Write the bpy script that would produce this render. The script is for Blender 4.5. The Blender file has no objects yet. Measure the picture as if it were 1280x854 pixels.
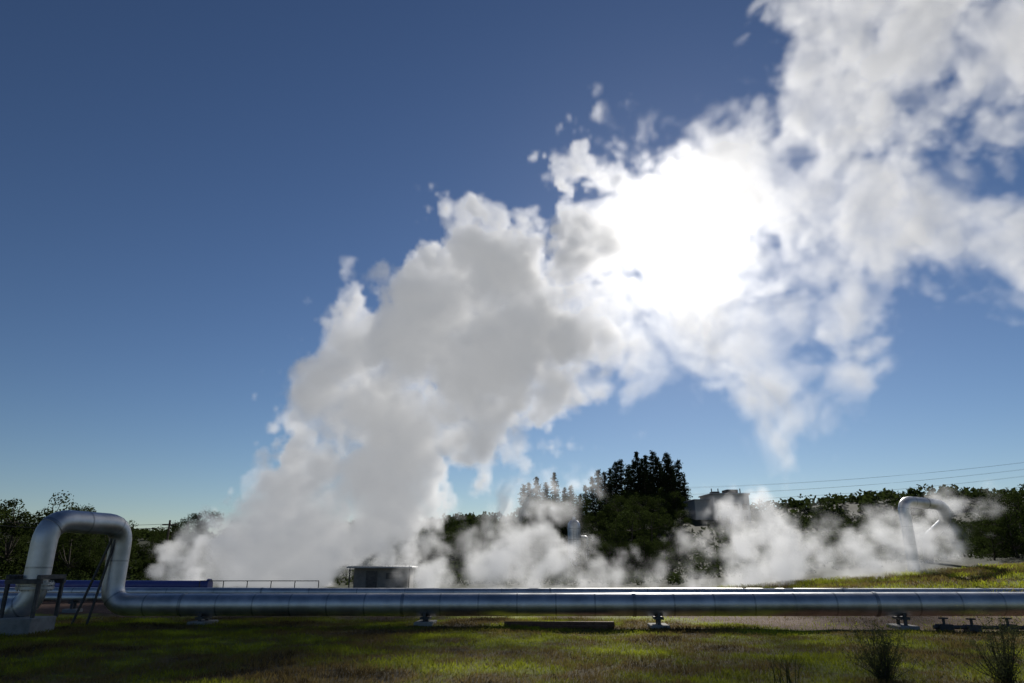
import bpy, math, random
import numpy as np
from mathutils import Vector, Matrix
random.seed(4); rng=np.random.default_rng(4)
scene=bpy.context.scene
scene.view_settings.view_transform='Standard'
scene.view_settings.look='None'
scene.view_settings.exposure=0
COL=scene.collection

# ------------------------------------------------------------------ helpers
def sstep(a,b,x):
    t=np.clip((x-a)/(b-a),0,1); return t*t*(3-2*t)
def new_mat(name):
    m=bpy.data.materials.new(name); m.use_nodes=True
    nt=m.node_tree; nt.nodes.clear()
    return m,nt,nt.nodes,nt.links
def N(nt,t,**kw):
    n=nt.nodes.new(t)
    for k,v in kw.items(): setattr(n,k,v)
    return n
def ramp(nt,stops,interp='LINEAR'):
    r=N(nt,'ShaderNodeValToRGB'); cr=r.color_ramp; cr.interpolation=interp
    while len(cr.elements)<len(stops): cr.elements.new(0.5)
    for e,(p,c) in zip(cr.elements,stops):
        e.position=p; e.color=(*c,1) if len(c)==3 else c
    return r
def simple_mat(name,c1,c2,scale=2.0,rough=0.7,metal=0.0,bump=0.0,bscale=None,spec=0.5,r2=None):
    m,nt,n,l=new_mat(name)
    out=N(nt,'ShaderNodeOutputMaterial'); b=N(nt,'ShaderNodeBsdfPrincipled')
    tc=N(nt,'ShaderNodeNewGeometry'); no=N(nt,'ShaderNodeTexNoise')
    no.inputs['Scale'].default_value=scale; no.inputs['Detail'].default_value=6; no.inputs['Roughness'].default_value=.65
    l.new(tc.outputs['Position'],no.inputs['Vector'])
    r=ramp(nt,[(.32,c1),(.68,c2)]); l.new(no.outputs['Fac'],r.inputs[0]); l.new(r.outputs[0],b.inputs['Base Color'])
    b.inputs['Roughness'].default_value=rough; b.inputs['Metallic'].default_value=metal
    b.inputs['Specular IOR Level'].default_value=spec
    if r2 is not None:
        mr=N(nt,'ShaderNodeMapRange'); mr.inputs['To Min'].default_value=rough; mr.inputs['To Max'].default_value=r2
        l.new(no.outputs['Fac'],mr.inputs['Value']); l.new(mr.outputs[0],b.inputs['Roughness'])
    if bump:
        n2=N(nt,'ShaderNodeTexNoise'); n2.inputs['Scale'].default_value=bscale or scale*4; n2.inputs['Detail'].default_value=5
        l.new(tc.outputs['Position'],n2.inputs['Vector'])
        bp=N(nt,'ShaderNodeBump'); bp.inputs['Strength'].default_value=bump; bp.inputs['Distance'].default_value=.05
        l.new(n2.outputs['Fac'],bp.inputs['Height']); l.new(bp.outputs[0],b.inputs['Normal'])
    l.new(b.outputs[0],out.inputs[0]); return m
def leaf_mat(name,c1,c2,scale=.6,trans=.35):
    m,nt,n,l=new_mat(name)
    out=N(nt,'ShaderNodeOutputMaterial'); g=N(nt,'ShaderNodeNewGeometry')
    no=N(nt,'ShaderNodeTexNoise'); no.inputs['Scale'].default_value=scale; no.inputs['Detail'].default_value=5; no.inputs['Roughness'].default_value=.7
    l.new(g.outputs['Position'],no.inputs['Vector'])
    r=ramp(nt,[(.3,c1),(.7,c2)]); l.new(no.outputs['Fac'],r.inputs[0])
    d=N(nt,'ShaderNodeBsdfDiffuse'); t=N(nt,'ShaderNodeBsdfTranslucent'); mx=N(nt,'ShaderNodeMixShader')
    l.new(r.outputs[0],d.inputs[0]); l.new(r.outputs[0],t.inputs[0]); mx.inputs[0].default_value=trans
    l.new(d.outputs[0],mx.inputs[1]); l.new(t.outputs[0],mx.inputs[2]); l.new(mx.outputs[0],out.inputs[0])
    return m
class MB:
    """numpy mesh builder (quads/tris stored as polys)"""
    def __init__(s): s.v=[];s.f=[];s.m=[];s.n=0;s.sm=[]
    def add(s,v,f,mi=0,smooth=False):
        v=np.asarray(v,float).reshape(-1,3); f=[np.asarray(q)+s.n for q in f] if not isinstance(f,np.ndarray) else f+s.n
        s.v.append(v); s.n+=len(v)
        s.f.append(f); k=len(f); s.m.append(np.full(k,mi)); s.sm.append(np.full(k,smooth))
    def mesh(s,name,mats):
        me=bpy.data.meshes.new(name); V=np.concatenate(s.v)
        loops=[];tot=[]
        for fb in s.f:
            if isinstance(fb,np.ndarray) and fb.ndim==2:
                loops.append(fb.ravel()); tot.append(np.full(len(fb),fb.shape[1]))
            else:
                for q in fb: loops.append(np.asarray(q).ravel()); tot.append(np.array([len(q)]))
        L=np.concatenate(loops).astype(np.int32); T=np.concatenate(tot).astype(np.int32)
        me.vertices.add(len(V)); me.vertices.foreach_set('co',V.astype(np.float32).ravel())
        me.loops.add(len(L)); me.loops.foreach_set('vertex_index',L)
        me.polygons.add(len(T)); st=np.concatenate([[0],np.cumsum(T)[:-1]]).astype(np.int32)
        me.polygons.foreach_set('loop_start',st); me.polygons.foreach_set('loop_total',T)
        for m in mats: me.materials.append(m)
        me.polygons.foreach_set('material_index',np.concatenate(s.m).astype(np.int32))
        me.polygons.foreach_set('use_smooth',np.concatenate(s.sm).astype(bool))
        me.update(calc_edges=True); me.validate(); return me
    def obj(s,name,mats,parent=None):
        o=bpy.data.objects.new(name,s.mesh(name,mats)); COL.objects.link(o)
        if parent: o.parent=parent
        return o
def empty(name,loc=(0,0,0)):
    o=bpy.data.objects.new(name,None); COL.objects.link(o); o.empty_display_size=.3; return o
def tube(mb,pts,rad,seg=12,mi=0,smooth=True,cap=True):
    pts=[Vector(p) for p in pts]; n=len(pts)
    if not hasattr(rad,'__len__'): rad=[rad]*n
    V=[];prev=None
    for i,p in enumerate(pts):
        t=(pts[min(i+1,n-1)]-pts[max(i-1,0)]).normalized()
        if prev is None:
            a=Vector((0,0,1)) if abs(t.z)<.9 else Vector((1,0,0)); u=t.cross(a).normalized()
        else:
            u=(prev-t*prev.dot(t)).normalized()
        prev=u; w=t.cross(u)
        for k in range(seg):
            a=2*math.pi*k/seg; V.append(p+(u*math.cos(a)+w*math.sin(a))*rad[i])
    F=[]
    for i in range(n-1):
        for k in range(seg):
            F.append([i*seg+k,i*seg+(k+1)%seg,(i+1)*seg+(k+1)%seg,(i+1)*seg+k])
    mb.add([tuple(v) for v in V],np.array(F),mi,smooth)
    if cap:
        mb.add([tuple(v) for v in V[:seg]],[list(range(seg))[::-1]],mi)
        mb.add([tuple(v) for v in V[-seg:]],[list(range(seg))],mi)
def box(mb,c,s,mi=0,rz=0,bev=.02):
    x,y,z=[k/2 for k in s]; b=min(bev,min(x,y,z)*.4)
    ring=lambda X,Y,Z,bb:[(X-bb,-Y,Z),(X,-Y+bb,Z),(X,Y-bb,Z),(X-bb,Y,Z),(-X+bb,Y,Z),(-X,Y-bb,Z),(-X,-Y+bb,Z),(-X+bb,-Y,Z)]
    V=ring(x,y,-z,b)+ring(x,y,z-b,b)+ring(x-b,y-b,z,b*.6)
    ca,sa=math.cos(rz),math.sin(rz)
    V=[(c[0]+a*ca-d*sa,c[1]+a*sa+d*ca,c[2]+e) for a,d,e in V]
    F=[]
    for r in range(2):
        for k in range(8): F.append([r*8+k,r*8+(k+1)%8,r*8+8+(k+1)%8,r*8+8+k])
    mb.add(V,np.array(F),mi); mb.add(V[:8],[list(range(8))[::-1]],mi); mb.add(V[16:],[list(range(8))],mi)
def leaves(mb,C,size,mi=0,asp=.55,up=0.0,R=rng):
    """diamond leaf faces at centres C"""
    C=np.asarray(C); n=len(C); size=np.broadcast_to(size,(n,))
    a=R.normal(size=(n,3)); a[:,2]+=up; a/=np.linalg.norm(a,axis=1)[:,None]
    b=np.cross(a,R.normal(size=(n,3))); b/=np.linalg.norm(b,axis=1)[:,None]
    a=a*size[:,None]*.5; b=b*size[:,None]*.5*asp
    V=np.stack([C-a,C+b-a*.1,C+a,C-b-a*.1],1).reshape(-1,3)
    mb.add(V,np.arange(4*n).reshape(n,4),mi)

# ------------------------------------------------------------------ terrain
def fbm2(x,y,s=0):
    r=0
    for i,(f,a) in enumerate([(1,1),(2.1,.5),(4.3,.25),(8.7,.13)]):
        r=r+a*np.sin(x*f+1.3*i+s+1.7*np.sin(y*f*.7+i))*np.cos(y*f*1.1+2.1*i+s*1.7+1.3*np.sin(x*f*.8))
    return r
def H(x,y):
    x=np.asarray(x,float); y=np.asarray(y,float)
    h=.3+0*x
    h=h+1.0*sstep(11,1,y)*sstep(-60,-5,y)
    h=h+.05*fbm2(x*.5,y*.5)*sstep(90,40,y)+.02*fbm2(x*1.9,y*1.9,3)*sstep(60,40,y)
    h=h+sstep(38,52,y)*np.clip((x-16)/24,0,1.6)*1.9*sstep(200,100,y)
    h=h+sstep(90,170,y)*4
    G=lambda cx,cy,sx,sy,a:a*np.exp(-.5*((x-cx)/sx)**2-.5*((y-cy)/sy)**2)
    h=h+G(28,185,38,40,9)+G(150,300,90,60,17)+G(-110,160,50,40,5)+G(-40,420,90,60,22)+G(320,380,120,90,26)
    h=h+1.2*fbm2(x*.03,y*.03,2)*sstep(100,220,y)
    far=sstep(500,1500,np.hypot(x,y)); h=h+far*(14+14*fbm2(x*.002,y*.002,5))
    return h
def Hs(x,y): return float(H(np.array([x]),np.array([y]))[0])
u=np.linspace(-1,1,331); xs=np.sinh(u*6.2)/np.sinh(6.2)*3500
w=np.linspace(0,1,331); ys=-40+np.where(w<.45,w/.45*100,100+(np.exp((w-.45)/.55*4.2)-1)/(np.exp(4.2)-1)*4400)
X,Y=np.meshgrid(xs,ys); Z=H(X,Y)
mb=MB(); nx,ny=len(xs),len(ys); idx=np.arange(nx*ny).reshape(ny,nx)
F=np.stack([idx[:-1,:-1],idx[:-1,1:],idx[1:,1:],idx[1:,:-1]],-1).reshape(-1,4)
mb.add(np.stack([X,Y,Z],-1).reshape(-1,3),F,0,True)
def grass_colour(nt,l,g):
    n1=N(nt,'ShaderNodeTexNoise'); n1.inputs['Scale'].default_value=.28; n1.inputs['Detail'].default_value=8; n1.inputs['Roughness'].default_value=.74
    l.new(g.outputs['Position'],n1.inputs['Vector'])
    r=ramp(nt,[(.39,(.045,.034,.016)),(.455,(.13,.095,.036)),(.505,(.115,.11,.022)),(.56,(.18,.20,.018)),(.64,(.30,.32,.024))])
    l.new(n1.outputs['Fac'],r.inputs[0]); return r
gm,nt,n,l=new_mat('ground_surface')
out=N(nt,'ShaderNodeOutputMaterial'); b=N(nt,'ShaderNodeBsdfPrincipled'); b.inputs['Roughness'].default_value=.95; b.inputs['Specular IOR Level'].default_value=.15
g=N(nt,'ShaderNodeNewGeometry'); sep=N(nt,'ShaderNodeSeparateXYZ'); l.new(g.outputs['Position'],sep.inputs[0])
gr=grass_colour(nt,l,g)
nd=N(nt,'ShaderNodeTexNoise'); nd.inputs['Scale'].default_value=.25; nd.inputs['Detail'].default_value=7; l.new(g.outputs['Position'],nd.inputs['Vector'])
def mrange(src,a,b_,c=0,d=1):
    m=N(nt,'ShaderNodeMapRange',interpolation_type='SMOOTHSTEP'); m.inputs['From Min'].default_value=a; m.inputs['From Max'].default_value=b_
    m.inputs['To Min'].default_value=c; m.inputs['To Max'].default_value=d; l.new(src,m.inputs['Value']); return m.outputs[0]
def mth(op,a,b_):
    m=N(nt,'ShaderNodeMath',operation=op)
    for i,k in enumerate((a,b_)):
        if isinstance(k,(int,float)): m.inputs[i].default_value=k
        else: l.new(k,m.inputs[i])
    return m.outputs[0]
ywob=mth('ADD',sep.outputs['Y'],mth('MULTIPLY',mth('SUBTRACT',nd.outputs['Fac'],.5),9))
ywob2=mth('ADD',ywob,mrange(sep.outputs['X'],4,13,-7.5,.3))
dirt=mth('MULTIPLY',mrange(ywob2,25.5,27.0),mrange(ywob,62,52))
bankless=mth('SUBTRACT',1,mth('MULTIPLY',mrange(sep.outputs['Y'],37,40),mrange(sep.outputs['X'],17,22)))
dirt=mth('MULTIPLY',dirt,bankless)
nf=N(nt,'ShaderNodeTexNoise'); nf.inputs['Scale'].default_value=2.5; nf.inputs['Detail'].default_value=8; nf.inputs['Roughness'].default_value=.75; l.new(g.outputs['Position'],nf.inputs['Vector'])
dr=ramp(nt,[(.3,(.06,.032,.018)),(.55,(.12,.065,.042)),(.75,(.20,.13,.10))]); l.new(nf.outputs['Fac'],dr.inputs[0])
hr=ramp(nt,[(.3,(.012,.017,.008)),(.7,(.035,.042,.016))]); l.new(nf.outputs['Fac'],hr.inputs[0])
m1=N(nt,'ShaderNodeMix',data_type='RGBA'); l.new(dirt,m1.inputs[0]); l.new(gr.outputs[0],m1.inputs[6]); l.new(dr.outputs[0],m1.inputs[7])
m2=N(nt,'ShaderNodeMix',data_type='RGBA'); l.new(mrange(ywob,58,70),m2.inputs[0]); l.new(m1.outputs[2],m2.inputs[6]); l.new(hr.outputs[0],m2.inputs[7])
l.new(m2.outputs[2],b.inputs['Base Color'])
bp=N(nt,'ShaderNodeBump'); bp.inputs['Strength'].default_value=.8; bp.inputs['Distance'].default_value=.06; l.new(nf.outputs['Fac'],bp.inputs['Height']); l.new(bp.outputs[0],b.inputs['Normal'])
l.new(b.outputs[0],out.inputs[0])
mb.obj('ground',[gm])

# ------------------------------------------------------------------ grass
gl,nt,n,l=new_mat('grass_blades')
out=N(nt,'ShaderNodeOutputMaterial'); g=N(nt,'ShaderNodeNewGeometry'); gr=grass_colour(nt,l,g)
hv=N(nt,'ShaderNodeHueSaturation'); hv.inputs['Value'].default_value=1.4; l.new(gr.outputs[0],hv.inputs['Color'])
d=N(nt,'ShaderNodeBsdfDiffuse'); t=N(nt,'ShaderNodeBsdfTranslucent'); mx=N(nt,'ShaderNodeMixShader'); mx.inputs[0].default_value=.6
l.new(hv.outputs[0],d.inputs[0]); l.new(hv.outputs[0],t.inputs[0]); l.new(d.outputs[0],mx.inputs[1]); l.new(t.outputs[0],mx.inputs[2]); l.new(mx.outputs[0],out.inputs[0])
def grass(name,n,x0,x1,y0,y1,hh,wd,mat,keep=None):
    x=rng.uniform(x0,x1,n); y=rng.uniform(y0,y1,n)
    if keep is not None:
        k=keep(x,y); x=x[k]; y=y[k]
    n=len(x); pat=.5+.5*fbm2(x*.8,y*.8,1); h=hh*(.45+.5*rng.random(n)+.9*np.clip(pat,0,1)*rng.random(n))
    z=H(x,y)-.01; a=rng.uniform(0,2*math.pi,n); dx=np.cos(a)*wd; dy=np.sin(a)*wd
    ln=rng.normal(0,.35,(n,2))*h[:,None]
    P=np.stack([x,y,z],1)
    V=np.stack([P+np.stack([-dx,-dy,0*x],1),P+np.stack([dx,dy,0*x],1),
        P+np.stack([dx*.6+ln[:,0]*.4,dy*.6+ln[:,1]*.4,h*.6],1),P+np.stack([ln[:,0],ln[:,1],h],1)],1).reshape(-1,3)
    m=MB(); m.add(V,np.arange(4*n).reshape(n,4)); return m.obj(name,[mat])
wobf=lambda x,y: y+1.2*fbm2(x*.35,y*.2,2)+np.clip((x-4)/9,0,1)*6.5
grass('grass',250000,-26,24,13.5,34,.10,.009,gl,lambda x,y:(np.abs(x)<y*.78+1)&((wobf(x,y)<32.5)|(rng.random(len(x))<.12)))
grass('bank_grass',40000,17,60,39,62,.26,.025,gl)

# ------------------------------------------------------------------ vegetation
bark=simple_mat('bark',(.03,.022,.016),(.09,.07,.05),6,.9,bump=.5)
leafA=leaf_mat('broadleaf_foliage',(.018,.026,.008),(.050,.070,.018),.5)
leafC=leaf_mat('conifer_foliage',(.012,.020,.010),(.030,.042,.018),.8,.2)
leafS=leaf_mat('shrub_foliage',(.06,.07,.03),(.14,.15,.06),3,.45)
def broadleaf(seed,h=10,r=3.6,ncl=22,nl=150):
    R=np.random.default_rng(seed); m=MB()
    th=h*.2; lean=R.normal(0,.25,2)
    P=[(0,0,-.5),(lean[0]*.3,lean[1]*.3,th*.6),(lean[0],lean[1],th),(lean[0]*1.8,lean[1]*1.8,h*.6),(lean[0]*2,lean[1]*2,h*.85)]
    tube(m,P,[.28,.22,.19,.11,.04],8,0)
    for i in range(ncl):
        a=R.uniform(0,6.283); t=R.random(); z=h*(.08+.84*t); rr=r*math.sqrt(max(.05,1-((t-.35)/.75)**2))*R.uniform(.35,.95)
        c=np.array([math.cos(a)*rr,math.sin(a)*rr,z]); b0=P[2] if z<h*.6 else P[3]
        mid=((b0[0]+c[0])/2,(b0[1]+c[1])/2,(b0[2]*.6+c[2]*.4))
        tube(m,[b0,mid,tuple(c)],[.09,.06,.02],5,0,cap=False)
        cr=r*R.uniform(.25,.45); q=R.normal(size=(nl,3)); q/=np.linalg.norm(q,axis=1)[:,None]
        q*=(R.uniform(.35,1.08,nl)[:,None])*np.array([cr,cr,cr*.72]); leaves(m,c+q,R.uniform(.16,.42,nl),1,.65,R=R)
    return m.mesh('broadleaf_tree_mesh',[bark,leafA])
def conifer(seed,h=12,r=2.1):
    R=np.random.default_rng(seed); m=MB(); tube(m,[(0,0,-.5),(0,0,h*.5),(.05,0,h)],[.22,.13,.02],7,0)
    nw=int(h*2.4); C=[];S=[]
    for i in range(nw):
        t=.06+.92*(i/nw); L0=r*(1-t)**.7+.2
        for k in range(7):
            a=R.uniform(0,6.283); L=L0*R.uniform(.4,1.25); z=h*t+R.uniform(-.2,.2)
            e=(math.cos(a)*L,math.sin(a)*L,z+L*R.uniform(-.25,.25))
            tube(m,[(0,0,z),e],[.03,.01],3,0,cap=False)
            nn=int(7+L*8); s=R.uniform(.15,1.05,nn)[:,None]
            q=np.array([0,0,z])*(1-s)+np.array(e)*s+R.normal(0,.13,(nn,3)); C.append(q); S.append(R.uniform(.2,.5,nn))
    leaves(m,np.concatenate(C),np.concatenate(S),1,.5,R=R)
    return m.mesh('pine_tree_mesh',[bark,leafC])
BL=[broadleaf(10+i,h=10,r=3.4+.4*i) for i in range(4)]
CF=[conifer(30+i,h=12,r=2.1+.4*i) for i in range(4)]
def plant(name,me,x,y,s,parent=None,sz=None):
    o=bpy.data.objects.new(name,me); COL.objects.link(o); o.location=(x,y,Hs(x,y)-.1); o.rotation_euler=(0,0,random.uniform(0,6.28))
    o.scale=(s,s,sz or s*random.uniform(.9,1.1)); 
    if parent: o.parent=parent
    return o
for px,top,D in [(-60,600,92),(-20,612,88),(12,612,95),(45,618,90),(78,632,96),(100,650,90),(122,655,97),(142,650,92),(160,665,88),(176,668,98),(197,664,94),(214,668,90),(232,664,97),(250,672,94)]:
    x=(px-640)*D/895; z=2.6+D*(705-top)/941; hh=z-Hs(x,D)
    plant('broadleaf_tree',BL[random.randrange(4)],x,D+random.uniform(-3,3),hh/10,None)
def row(name,meshes,items):
    e=empty(name)
    for x,y,hh,base in items: plant('tree_in_row',meshes[random.randrange(4)],x,y,hh/base,e)
row('distant_tree_row',BL,[((px-640)*D/895+random.uniform(-2,2),D,random.uniform(4.5,7.5),10) for px,D in
   [(k,random.uniform(105,135)) for k in range(-40,660,15)]])
row('pine_stand',CF,[((px-640)*D/895,D,hh,12) for px,D,hh in
   [(655,172,10),(662,172,12),(672,178,13.5),(684,170,11),(695,176,12),(708,180,10),(716,174,9),(735,178,9),(744,172,10.5),(752,172,12),(760,175,13),(768,176,14),(775,169,13),(782,170,15),(793,178,14),(799,168,14.5),(804,172,15.5),(810,177,14),(815,176,15.5),(824,170,16),(829,167,14),(833,178,15),(842,172,15.5),(846,168,14),(850,176,14),(857,170,13),(863,174,10),(728,170,7.5),(790,166,11),(812,164,11),(838,165,11),(766,163,9),(820,160,10),(850,160,9)]])
row('hillside_trees',BL,[((px-640)*D/895,D,hh,10) for px,D,hh in
   [(random.uniform(650,860),random.uniform(125,160),random.uniform(5,8)) for _ in range(40)]+[(random.uniform(950,1260),random.uniform(130,190),random.uniform(2.0,3.8)) for _ in range(26)]])
row('slope_trees',BL,[((px-640)*D/895,D,hh,10) for px,D,hh in [(690,118,5.5),(768,112,8.5),(790,108,8.2),(815,112,7.5),(838,115,6.5),(775,104,6.0),(805,100,5.5),(735,106,4.5),(850,110,4.5),(760,98,4.5),(790,96,4.2),(830,98,4)]])
row('right_bank_trees',BL,[((px-640)*D/895,D,hh,10) for px,D,hh in [(1236,82,4.5),(1252,78,6),(1268,80,6.8),(1285,76,7.2),(1310,80,8),(1260,72,5),(1340,80,8),(1224,88,4.5),(1275,70,5),(1245,70,3.6)]])
def bush_cover(name,n,xr,yr,r0,r1,nl,mat,ls,keep=None):
    m=MB(); x=rng.uniform(*xr,n); y=rng.uniform(*yr,n); k=np.abs(x)<y*.85+10
    if keep is not None: k&=keep(x,y)
    x=x[k];y=y[k]; z=H(x,y); n=len(x)
    r=rng.uniform(r0,r1,n); q=rng.normal(size=(n,nl,3)); q/=np.linalg.norm(q,axis=2)[:,:,None]; q[:,:,2]=np.abs(q[:,:,2])
    q*=rng.uniform(.6,1.05,(n,nl,1))*r[:,None,None]; C=(np.stack([x,y,z],1)[:,None,:]+q).reshape(-1,3)
    leaves(m,C,rng.uniform(ls*.6,ls*1.3,len(C)),0,.7); m.obj(name,[mat])
bush_cover('hillside_bush',2300,(-130,190),(92,260),1.2,2.6,55,leafA,.75,lambda x,y:~((np.abs(x-46)<10)&(y>135)&(y<168)))
bush_cover('undergrowth',1500,(-95,70),(74,125),.5,1.4,40,leafA,.35)
bush_cover('distant_hill_bush',1700,(-200,420),(260,520),2.5,5.5,40,leafA,1.9)
def shrub(name,x,y,h,seed,w=.5):
    R=np.random.default_rng(seed); m=MB(); z0=Hs(x,y)
    for i in range(52):
        a=R.uniform(0,6.283); L=h*R.uniform(.35,1.0); sp=w*R.uniform(.1,1)*(1.25-.75*L/h)
        p=[np.array([x+R.normal(0,.09),y+R.normal(0,.09),z0-.05])]
        for t in (.35,.7,1): p.append(np.array([x+math.cos(a)*sp*t**.8,y+math.sin(a)*sp*t**.8,z0+L*t])+R.normal(0,.03,3))
        tube(m,[tuple(k) for k in p],[.009,.007,.004,.002],4,0,cap=False)
        n_=120; t=R.uniform(.1,1.02,n_); k=np.clip((t*3).astype(int),0,2); P=np.array(p)
        f=(t*3-k)[:,None]; C=P[k]*(1-f)+P[np.clip(k+1,0,3)]*f+R.normal(0,.055,(n_,3)); leaves(m,C,R.uniform(.02,.055,n_),1,.4,up=.8,R=R)
    return m.obj(name,[bark,leafS])
shrub('shrub',7.75,15.6,1.2,1,1.0); shrub('shrub',10.1,15.4,1.35,2,1.05)
m=MB()
for i in range(14):
    a=random.uniform(0,6.28); r_=random.uniform(0,.5); x=5.4+math.cos(a)*r_; y=14.8+math.sin(a)*r_*.5; L=random.uniform(.35,.75); dx=random.uniform(-.35,.35); z=Hs(x,y)
    tube(m,[(x,y,z),(x+dx*.3,y,z+L*.6),(x+dx,y+.05,z+L)],[.008,.006,.002],4)
m.obj('dry_grass_tuft',[leafS])

# ------------------------------------------------------------------ pipes
clad=simple_mat('aluminium_cladding',(.42,.43,.44),(.72,.72,.73),.9,.34,1.0,r2=.6,bump=.15,bscale=3)
band=simple_mat('steel_band',(.30,.31,.32),(.45,.46,.47),3,.45,1.0)
conc=simple_mat('concrete',(.20,.19,.18),(.34,.33,.31),2,.9,bump=.4)
steel=simple_mat('dark_steel',(.05,.05,.055),(.12,.115,.11),5,.6,.6)
rust=simple_mat('rusty_steel',(.10,.05,.03),(.20,.11,.07),5,.8,.3)
flarep=simple_mat('flare_tint',(.05,.06,.22),(.08,.09,.30),2,.4)  # purple-blue lens-flare tint put into the pipe's base colour
def arc_path(pts,r=.9,k=7):
    """round the corners of a polyline"""
    pts=[Vector(p) for p in pts]; o=[pts[0]]
    for i in range(1,len(pts)-1):
        a,b_,c=pts[i-1],pts[i],pts[i+1]; d1=(a-b_).normalized(); d2=(c-b_).normalized()
        rr=min(r,(a-b_).length*.49,(c-b_).length*.49); p0=b_+d1*rr; p1=b_+d2*rr
        for j in range(k+1):
            t=j/k; o.append(p0*(1-t)**2+b_*2*t*(1-t)+p1*t*t)
    o.append(pts[-1]); return o
def pipeline(name,pts,rad,bend=.9,bandstep=1.5,seg=24,supports=None,parent=None,bandmat=1):
    root=empty(name); path=arc_path(pts,bend)
    m=MB(); tube(m,path,rad,seg,0); m.obj('pipe_cladding',[clad,band],root)
    m=MB(); acc=0; nxt=.4
    for a,b_ in zip(path[:-1],path[1:]):
        L=(b_-a).length; d_=(b_-a).normalized()
        while acc+L>nxt:
            c=a+d_*(nxt-acc); big=(round(nxt/bandstep)%6==0); tube(m,[c-d_*(.03 if not big else .06),c+d_*(.03 if not big else .06)],rad*(1.012 if not big else 1.05),seg,0); nxt+=bandstep
        acc+=L
    m.obj('joint_bands',[band],root)
    if supports:
        m=MB(); a,b_,step=supports; a=Vector(a);b_=Vector(b_); L=(b_-a).length; k=int(L/step); ang=math.atan2((b_-a).y,(b_-a).x)
        for i in range(k+1):
            c=a+(b_-a)*(i*step+step*.35)/L
            if (c-a).length>L: break
            z0=Hs(c.x,c.y); zb=c.z-rad
            box(m,(c.x,c.y,z0+.02),(.7,1.3*rad/.45,.22),0,ang); hgt=zb-(z0+.13)
            if hgt>.05:
                for s in (-1,1):
                    ox=-math.sin(ang)*s*rad*.7; oy=math.cos(ang)*s*rad*.7; box(m,(c.x+ox,c.y+oy,z0+.13+hgt*.5+rad*.3),(.12,.08,hgt+rad*.6),1,ang,.01)
                box(m,(c.x,c.y,zb-.05),(.35,rad*1.7,.09),1,ang,.01)
        m.obj('pipe_supports',[conc,steel],root)
    return root
pipeline('steam_pipeline',[(-60,24,1.0),(-17.3,26.2,1.0),(-17.3,26.2,4.15),(-16.35,29.6,4.15),(-16.35,29.6,1.0),(20,27.0,1.18),(60,24.2,1.35)],.42,.85,1.5,28,((-15.5,29.55,1.0),(60,24.2,1.35),9.0))
pipeline('condensate_pipeline',[(-70,47,.95),(-6,45,.9),(80,44,.9)],.26,.5,3,16,((-60,46.7,.94),(18,44.8,.9),8))
pipeline('branch_pipeline',[(-60,35.5,1.05),(-8.2,36,1.0),(-5,36.2,1.0),(-4.6,36.3,.2)],.2,.5,3,14,((-38,35.5,1.05),(-9,36,1.0),7))
pipeline('elevated_pipe_loop',[(34.8,62,0.8),(34.8,62,7.9),(39.2,63.5,7.7),(40.8,66,6.4),(43,73,5.2),(44,76,1.5)],.48,1.0,1.5,20)
root=empty('pipe_anchor_frame'); m=MB()
z0=Hs(-17.3,26.2)
box(m,(-17.3,25.9,z0+.25),(1.5,1.4,.6),0); m.obj('plinth',[conc],root)
m=MB()
for sx in (-.55,.55):
    box(m,(-17.3+sx,25.55,z0+1.15),(.12,.12,1.3),0); box(m,(-17.3+sx,26.85,z0+1.15),(.12,.12,1.3),0)
box(m,(-17.3,25.55,z0+1.75),(1.3,.14,.16),0); box(m,(-17.3,26.85,z0+1.75),(1.3,.14,.16),0)
for s in (-.55,.55): box(m,(-17.3+s,26.2,z0+1.9),(.14,1.5,.14),0)
for dx_ in (-1.0,.5): tube(m,[(-16.9+dx_*.4,28.8,z0),(-16.4+dx_*.1,29.2,3.6)],.05,8,0)
m.obj('frame',[steel],root)
m=MB(); tube(m,[(-17.3,26.2,1.72),(-17.3,26.2,1.82)],.6,24); tube(m,[(-17.3,26.2,1.86),(-17.3,26.2,1.96)],.6,24)
for k in range(14):
    a=k/14*6.283; tube(m,[(-17.3+.53*math.cos(a),26.2+.53*math.sin(a),1.66),(-17.3+.53*math.cos(a),26.2+.53*math.sin(a),2.02)],.025,6)
m.obj('flanges',[band],root)
m=MB(); tube(m,[(-60,50.5,1.25),(-21,50,1.15)],.33,16); tube(m,[(-21.1,50,1.15),(-20.9,50,1.15)],.45,16); m.obj('flare_tinted_pipe',[flarep])
m=MB(); box(m,(1.8,28.0,Hs(1.8,28)+.09),(4.2,.28,.2),0); box(m,(2.3,27.6,Hs(2,27.6)+.06),(2.6,.22,.14),0); m.obj('timber_sleepers',[rust])
root=empty('valve_assembly'); m=MB()
for x in (15.6,16.6,17.9):
    z=Hs(x,26.6); box(m,(x,26.5,z+.12),(.5,.35,.26),0); tube(m,[(x,26.5,z+.2),(x,26.5,z+.45)],.05,10); tube(m,[(x,26.5,z+.43),(x,26.5,z+.47)],.16,16)
tube(m,[(15.2,26.5,Hs(15,26.5)+.12),(18.6,26.4,Hs(18,26.5)+.12)],.07,10); m.obj('valves',[steel],root)

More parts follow.
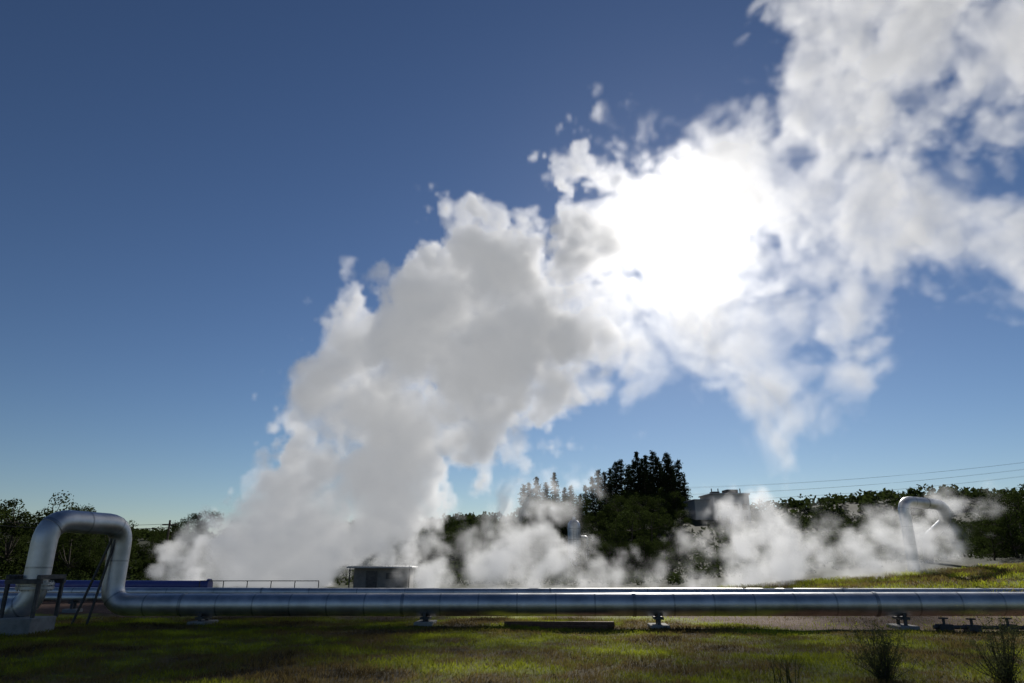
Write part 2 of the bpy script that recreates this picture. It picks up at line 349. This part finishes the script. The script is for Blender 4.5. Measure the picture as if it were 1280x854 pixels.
# ------------------------------------------------------------------ shed
root=empty('steel_shed'); roofm=simple_mat('shed_roofing',(.28,.29,.30),(.42,.43,.44),1,.5,.3); wallm=simple_mat('shed_wall',(.13,.13,.13),(.22,.21,.20),1.5,.8)
sx0,sy0=-11.4,63.5
m=MB(); box(m,(sx0,sy0,2.3),(5.6,4.4,.12),0,.02,.03)
for i in range(19): box(m,(sx0-2.65+i*.29,sy0,2.38),(.06,4.42,.05),0,.02,.01)
m.obj('roof',[roofm],root)
m=MB(); box(m,(sx0+.1,sy0+.2,1.26),(4.7,3.4,1.94),0); m.obj('walls',[wallm],root)
m=MB(); box(m,(sx0-.7,sy0-1.53,1.15),(.95,.06,1.7),0); box(m,(sx0+1.1,sy0-1.53,1.6),(1.1,.05,.5),0)
for x in (-2.5,2.6):  box(m,(sx0+x,sy0-2.0,1.25),(.1,.1,1.95),0)
m.obj('door_window_posts',[steel,roofm],root)
root=empty('handrail'); m=MB()
for z in (1.0,1.5): tube(m,[(-21,48.5,z),(-13,48.5,z)],.03,6)
for i in range(6): tube(m,[(-21+i*1.6,48.5,.2),(-21+i*1.6,48.5,1.5)],.03,6)
m.obj('rails',[steel],root)

# ------------------------------------------------------------------ separator vessel
root=empty('separator_vessel'); m=MB(); cx,cy=9.6,109; z0=Hs(cx,cy)-.3
prof=[(z0,1.0),(z0+.6,1.0),(7.9,1.0),(8.5,.92),(8.9,.65),(9.1,.25),(9.5,.22),(9.55,.22)]
tube(m,[(cx,cy,z) for z,_ in prof],[r for _,r in prof],28); m.obj('vessel_shell',[clad],root)
m=MB()
for z in (z0+2,z0+4,7.7): tube(m,[(cx,cy,z),(cx,cy,z+.12)],1.06,28)
for s in (-.25,.25): tube(m,[(cx+s,cy-1.15,z0),(cx+s,cy-1.15,9)],.04,6)
for k in range(22): tube(m,[(cx-.25,cy-1.15,z0+.3+k*.35),(cx+.25,cy-1.15,z0+.3+k*.35)],.025,5)
tube(m,arc_path([(cx+1,cy,6.5),(cx+2,cy,6.5),(cx+2,cy,z0)],.5),.22,12); m.obj('ladder_and_fittings',[band],root)

# ------------------------------------------------------------------ plant building on the hill
root=empty('concrete_plant_building'); bc=simple_mat('plant_concrete',(.36,.36,.35),(.48,.48,.47),.5,.85,bump=.2)
m=MB(); zb=Hs(48,160)-1
box(m,(48.8,160,(zb+17.4)/2),(8.4,8,17.4-zb),0,.1,.05); box(m,(43.0,160.6,(zb+16.2)/2),(4.4,7,16.2-zb),0,.1,.05)
box(m,(48.8,160,17.55),(8.9,8.5,.3),0,.1,.05); box(m,(43,160.6,16.32),(4.8,7.4,.24),0,.1,.05); m.obj('walls',[bc],root)
m=MB(); box(m,(50.3,160,18.2),(2.6,3,1.1),0,.1); box(m,(46.6,159.5,18.0),(1.6,2,.6),0,.1)
for x in (45.5,47,52): tube(m,[(x,158,17.6),(x,158,18.9)],.12,8)
m.obj('rooftop_units',[steel],root)
m=MB(); ca,sa=math.cos(.1),math.sin(.1)
for i in range(4):
    for j in range(2):
        lx=-3+i*2; box(m,(48.8+lx*ca+4.02*sa,160+lx*sa-4.02*ca,12.1+j*2.6),(1.1,.1,1.3),0,.1,.01)
m.obj('windows',[steel],root)
white=simple_mat('white_paint',(.7,.7,.7),(.8,.8,.8),2,.5)
root=empty('lamp_mast'); m=MB(); x=46.2;y=148; z=Hs(x,y); tube(m,[(x,y,z),(x,y,14.2)],[.16,.10],8); box(m,(x,y-.3,14.2),(.9,.3,.14),0); m.obj('mast',[white],root)

# ------------------------------------------------------------------ power lines
root=empty('power_line'); m=MB()
def wire(a,b_,sag,r):
    P=[]
    for i in range(25):
        t=i/24; p=Vector(a)*(1-t)+Vector(b_)*t; p.z-=sag*4*t*(1-t); P.append(p)
    tube(m,P,r,4,0,cap=False)
for dz in (0,2.0,4.0):
    wire((47,205,20+dz),(215,205,36+dz),3,.018); wire((47,208,20+dz),(215,208,36.5+dz),3,.018)
m.obj('conductors',[steel],root)
m=MB()
for x,y,zt in ((47,206.5,25),(215,206.5,42)):
    z0=Hs(x,y)
    for sx in (-1,1):
        for sy in (-1,1): tube(m,[(x+sx*1.6,y+sy*1.6,z0-.5),(x+sx*.3,y+sy*.3,zt)],[.12,.07],5)
    for k in range(7):
        zz=z0+(zt-z0)*k/7; w_=1.6-1.3*k/7
        for q in ((-1,-1,1,-1),(1,-1,1,1),(1,1,-1,1),(-1,1,-1,-1)): tube(m,[(x+q[0]*w_,y+q[1]*w_,zz),(x+q[2]*w_*.85,y+q[3]*w_*.85,zz+(zt-z0)/7)],.05,4)
    for dz in (0,2.0,4.0): tube(m,[(x,y-2.4,zt-5+dz),(x,y+2.4,zt-5+dz)],.08,5)
m.obj('pylons',[steel],root)
root=empty('overhead_service_line'); m=MB(); wire((-75,75,9.2),(-38,78,6.4),1.2,.03); wire((-75,75,9.6),(-38,78,6.8),1.2,.02); m.obj('wires',[steel],root)
m=MB()
for x,y,zt in ((-75,75,10),(-38,78,7.2)): tube(m,[(x,y,Hs(x,y)-.3),(x,y,zt)],[.16,.11],8); box(m,(x,y,zt-.5),(1.6,.12,.12),0)
m.obj('poles',[bark],root)

# ------------------------------------------------------------------ steam volumes
def steam_mat(name,S,bounce_glow,gA,gB,wB,step=1.0):
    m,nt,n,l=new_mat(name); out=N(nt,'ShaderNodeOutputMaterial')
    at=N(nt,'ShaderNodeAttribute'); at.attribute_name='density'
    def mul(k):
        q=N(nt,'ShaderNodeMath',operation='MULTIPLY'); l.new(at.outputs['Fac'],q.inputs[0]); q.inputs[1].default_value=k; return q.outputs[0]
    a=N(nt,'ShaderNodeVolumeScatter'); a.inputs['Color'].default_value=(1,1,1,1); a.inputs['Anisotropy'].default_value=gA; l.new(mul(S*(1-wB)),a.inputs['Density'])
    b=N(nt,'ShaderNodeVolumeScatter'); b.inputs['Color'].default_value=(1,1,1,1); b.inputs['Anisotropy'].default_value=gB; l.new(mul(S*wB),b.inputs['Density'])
    e=N(nt,'ShaderNodeEmission'); e.inputs['Color'].default_value=(.95,.97,1,1); l.new(mul(S*bounce_glow),e.inputs['Strength'])  # even glow added to the steam, stands in for light bouncing inside it
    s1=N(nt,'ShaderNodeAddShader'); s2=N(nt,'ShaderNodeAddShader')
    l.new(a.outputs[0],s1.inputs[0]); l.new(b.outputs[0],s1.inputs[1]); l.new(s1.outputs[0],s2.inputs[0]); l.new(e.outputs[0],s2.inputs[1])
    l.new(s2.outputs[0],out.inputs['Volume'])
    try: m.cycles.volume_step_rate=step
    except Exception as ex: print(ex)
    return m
def steam(name,blobs,lo,hi,vox,mat,A1,A2,warp,soft,dens,bias,wx,holes=(),yj=4,grow=1.0,yc=70,vs=.2,ivar=(.35,1.5),isc=.16,hf=0):
    R=random.Random(7)
    ng=bpy.data.node_groups.new(name+'_field','GeometryNodeTree')
    ng.interface.new_socket(name='Geometry',in_out='INPUT',socket_type='NodeSocketGeometry')
    ng.interface.new_socket(name='Geometry',in_out='OUTPUT',socket_type='NodeSocketGeometry')
    l=ng.links
    def nd(t,**k): return N(ng,t,**k)
    def math_(op,*a):
        q=nd('ShaderNodeMath',operation=op)
        for i,v in enumerate(a):
            if isinstance(v,(int,float)): q.inputs[i].default_value=v
            else: l.new(v,q.inputs[i])
        return q.outputs[0]
    def vec(op,a,b_):
        q=nd('ShaderNodeVectorMath',operation=op); l.new(a,q.inputs[0])
        if isinstance(b_,tuple): q.inputs[1].default_value=b_
        elif b_ is not None: l.new(b_,q.inputs[1])
        return q
    pos=nd('GeometryNodeInputPosition').outputs[0]
    sx=nd('ShaderNodeSeparateXYZ'); l.new(pos,sx.inputs[0])
    def mr(v,a,b_,c,d,sm=True):
        q=nd('ShaderNodeMapRange'); q.interpolation_type='SMOOTHSTEP' if sm else 'LINEAR'
        l.new(v,q.inputs[0])
        for i,k in zip((1,2,3,4),(a,b_,c,d)):
            if isinstance(k,(int,float)): q.inputs[i].default_value=k
            else: l.new(k,q.inputs[i])
        return q.outputs[0]
    W=mr(sx.outputs[0],wx[0],wx[1],0,1)
    lerp=lambda a,b_: mr(W,0,1,a,b_,False)
    def noise(scale,detail,rough,v=pos):
        q=nd('ShaderNodeTexNoise'); q.inputs['Scale'].default_value=scale; q.inputs['Detail'].default_value=detail; q.inputs['Roughness'].default_value=rough; l.new(v,q.inputs['Vector']); return q
    wn=noise(.07,2,.5); c0=vec('SUBTRACT',wn.outputs['Color'],(.5,.5,.5)).outputs[0]
    sc=nd('ShaderNodeVectorMath',operation='SCALE'); l.new(c0,sc.inputs[0]); l.new(lerp(*warp),sc.inputs['Scale'])
    wp=vec('ADD',pos,sc.outputs[0]).outputs[0]
    cur=None
    for (x,z,r) in blobs:
        a=vec('SUBTRACT',wp,(x,yc+R.uniform(-yj,yj),z)).outputs[0]; ln=nd('ShaderNodeVectorMath',operation='LENGTH'); l.new(a,ln.inputs[0])
        d=math_('SUBTRACT',ln.outputs['Value'],r*grow)
        cur=d if cur is None else math_('SMOOTH_MIN',cur,d,1.5)
    for (x,z,r) in holes:
        a=vec('SUBTRACT',wp,(x,yc,z)).outputs[0]; a=vec('MULTIPLY',a,(1,.15,1)).outputs[0]
        ln=nd('ShaderNodeVectorMath',operation='LENGTH'); l.new(a,ln.inputs[0])
        cur=math_('SMOOTH_MAX',cur,math_('SUBTRACT',r,ln.outputs['Value']),1.5)
    n1=noise(.10,6,.62,wp); t1=math_('MULTIPLY',math_('SUBTRACT',n1.outputs['Fac'],.5),lerp(*A1))
    vo=nd('ShaderNodeTexVoronoi'); vo.inputs['Scale'].default_value=vs; vo.inputs['Detail'].default_value=2.5; vo.inputs['Roughness'].default_value=.6; l.new(wp,vo.inputs['Vector'])
    t2=math_('MULTIPLY',math_('SUBTRACT',.45,vo.outputs['Distance']),lerp(*A2))
    D=math_('SUBTRACT',math_('ADD',math_('ADD',t1,t2),lerp(*bias)),cur)
    if hf:
        n4=noise(.55,3,.6,wp); D=math_('ADD',D,math_('MULTIPLY',math_('SUBTRACT',n4.outputs['Fac'],.5),hf))
    den=mr(D,0,lerp(*soft),0,lerp(*dens))
    n3=noise(isc,3,.6,wp); den=math_('MULTIPLY',den,mr(n3.outputs['Fac'],.38,.62,ivar[0],ivar[1]))
    vc=nd('GeometryNodeVolumeCube'); l.new(den,vc.inputs['Density']); vc.inputs['Min'].default_value=lo; vc.inputs['Max'].default_value=hi
    for k,i in (('Resolution X',0),('Resolution Y',1),('Resolution Z',2)): vc.inputs[k].default_value=max(8,int((hi[i]-lo[i])/vox))
    sm=nd('GeometryNodeSetMaterial'); sm.inputs['Material'].default_value=mat; l.new(vc.outputs[0],sm.inputs[0])
    go=nd('NodeGroupOutput'); l.new(sm.outputs[0],go.inputs[0])
    me=bpy.data.meshes.new(name); me.materials.append(mat)
    o=bpy.data.objects.new(name,me); COL.objects.link(o); md=o.modifiers.new('steam_field','NODES'); md.node_group=ng
    return o
plume=[(-28.5,1.8,3.4),(-24.4,3.8,4.8),(-23.6,7.6,4.4),(-19.1,6,6.2),(-19.3,11.5,5.0),(-13.8,10,7),(-17.0,17.3,5.5),(-11.7,16.5,7.3),(-4.1,16.8,5.2),
 (-16.6,25.4,4.8),(-10.3,24.3,7.3),(-2.6,22.7,7.4),(4.3,21.9,5.8),(-8.1,32.8,5.2),(-2.7,32.3,6.4),(-4.6,36.5,3.2),(1.8,28.9,6.6),(8.7,25.2,5.0),(-20.4,3,5.5),(12.5,23.4,3.6),(11,28.5,4.3),
 (8.9,32.2,4.9),(12.9,40.2,7.0),(9.5,47.0,3.6),(19.2,38.6,8.5),(21,49.6,4.5),(27.2,45,8.4),(25,32.7,7.8),(19.9,25.2,6.8),(27.6,24.3,7.2),(26,16.9,4.8),(34.0,21.6,5.8),(32,28,6),
 (35,39.7,7.6),(38.6,52.6,8.2),(45.2,39.8,7.2),(50,56,6.5),(54.2,38.0,6.8),(41.5,65.7,8),(52.4,69.5,9),(61.6,64.5,8),(58.6,51.5,4.6),(37.3,72,5),(60.5,34.6,6.2),(70,68,9),(58,80,8),(70,40,7.4),(46,78,7)]
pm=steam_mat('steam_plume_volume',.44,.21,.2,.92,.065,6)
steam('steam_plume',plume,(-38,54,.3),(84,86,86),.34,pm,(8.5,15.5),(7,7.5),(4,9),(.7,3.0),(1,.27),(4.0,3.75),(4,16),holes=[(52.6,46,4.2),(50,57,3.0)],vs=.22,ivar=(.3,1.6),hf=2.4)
low=[(-6.9,1.3,2.6),(-2.8,2,3.0),(1.4,3.6,3.1),(.7,6.9,2.3),(4.2,7.9,2.0),(6.9,9.5,1.6),(2.8,1.6,2.8),(6.9,1.3,2.4),(10.5,1.2,1.8),(15.2,1.6,2.4),(16.6,3.6,3.0),(18,6.1,2.3),(21.5,2.9,3.5),(25.6,4.2,3.0),(29.1,2.9,3.1),(32.6,4.2,2.8),(36,4.6,2.8),(39.5,5.2,2.4),(40.2,8.4,1.6),(23,6.2,1.3)]
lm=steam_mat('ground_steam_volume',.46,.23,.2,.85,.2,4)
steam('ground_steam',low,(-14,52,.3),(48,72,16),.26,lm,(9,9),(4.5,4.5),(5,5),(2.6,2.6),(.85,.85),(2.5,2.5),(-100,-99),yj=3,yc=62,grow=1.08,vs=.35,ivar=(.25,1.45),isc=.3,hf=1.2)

# ------------------------------------------------------------------ light, sky, camera
el,az=math.radians(26.4),math.radians(15.3)
d=Vector((math.cos(el)*math.sin(az),math.cos(el)*math.cos(az),math.sin(el)))
sl=bpy.data.lights.new('sun','SUN'); sl.energy=5; sl.angle=math.radians(.5); sl.color=(1,.95,.87)
so=bpy.data.objects.new('sun',sl); COL.objects.link(so); so.rotation_euler=d.to_track_quat('Z','Y').to_euler(); so.location=d*50
wd=bpy.data.worlds.new('World'); scene.world=wd; wd.use_nodes=True; nt=wd.node_tree; nt.nodes.clear()
sk=N(nt,'ShaderNodeTexSky',sky_type='NISHITA'); sk.sun_disc=False; sk.sun_elevation=el; sk.sun_rotation=az; sk.altitude=300; sk.air_density=1; sk.dust_density=.1; sk.ozone_density=3
def vm(op,a,b_):
    q=N(nt,'ShaderNodeVectorMath',operation=op); nt.links.new(a,q.inputs[0]); q.inputs[1].default_value=b_; return q.outputs[0]
a_=vm('MULTIPLY',sk.outputs[0],(.07,.07,.07)); gmn=N(nt,'ShaderNodeGamma'); gmn.inputs[1].default_value=1.27; nt.links.new(a_,gmn.inputs[0])
k_=.96/.07; b_=vm('MULTIPLY',gmn.outputs[0],(k_*1.04,k_*1.0,k_*1.02))
bg=N(nt,'ShaderNodeBackground'); bg.inputs['Strength'].default_value=.07; wo=N(nt,'ShaderNodeOutputWorld')
nt.links.new(b_,bg.inputs[0]); nt.links.new(bg.outputs[0],wo.inputs[0])
cam=bpy.data.cameras.new('camera'); cam.lens=23.9; cam.sensor_width=36; cam.clip_end=12000; cam.clip_start=.1
co=bpy.data.objects.new('camera',cam); COL.objects.link(co); co.location=(0,0,2.6); co.rotation_euler=(math.radians(90+18.1),0,0); scene.camera=co
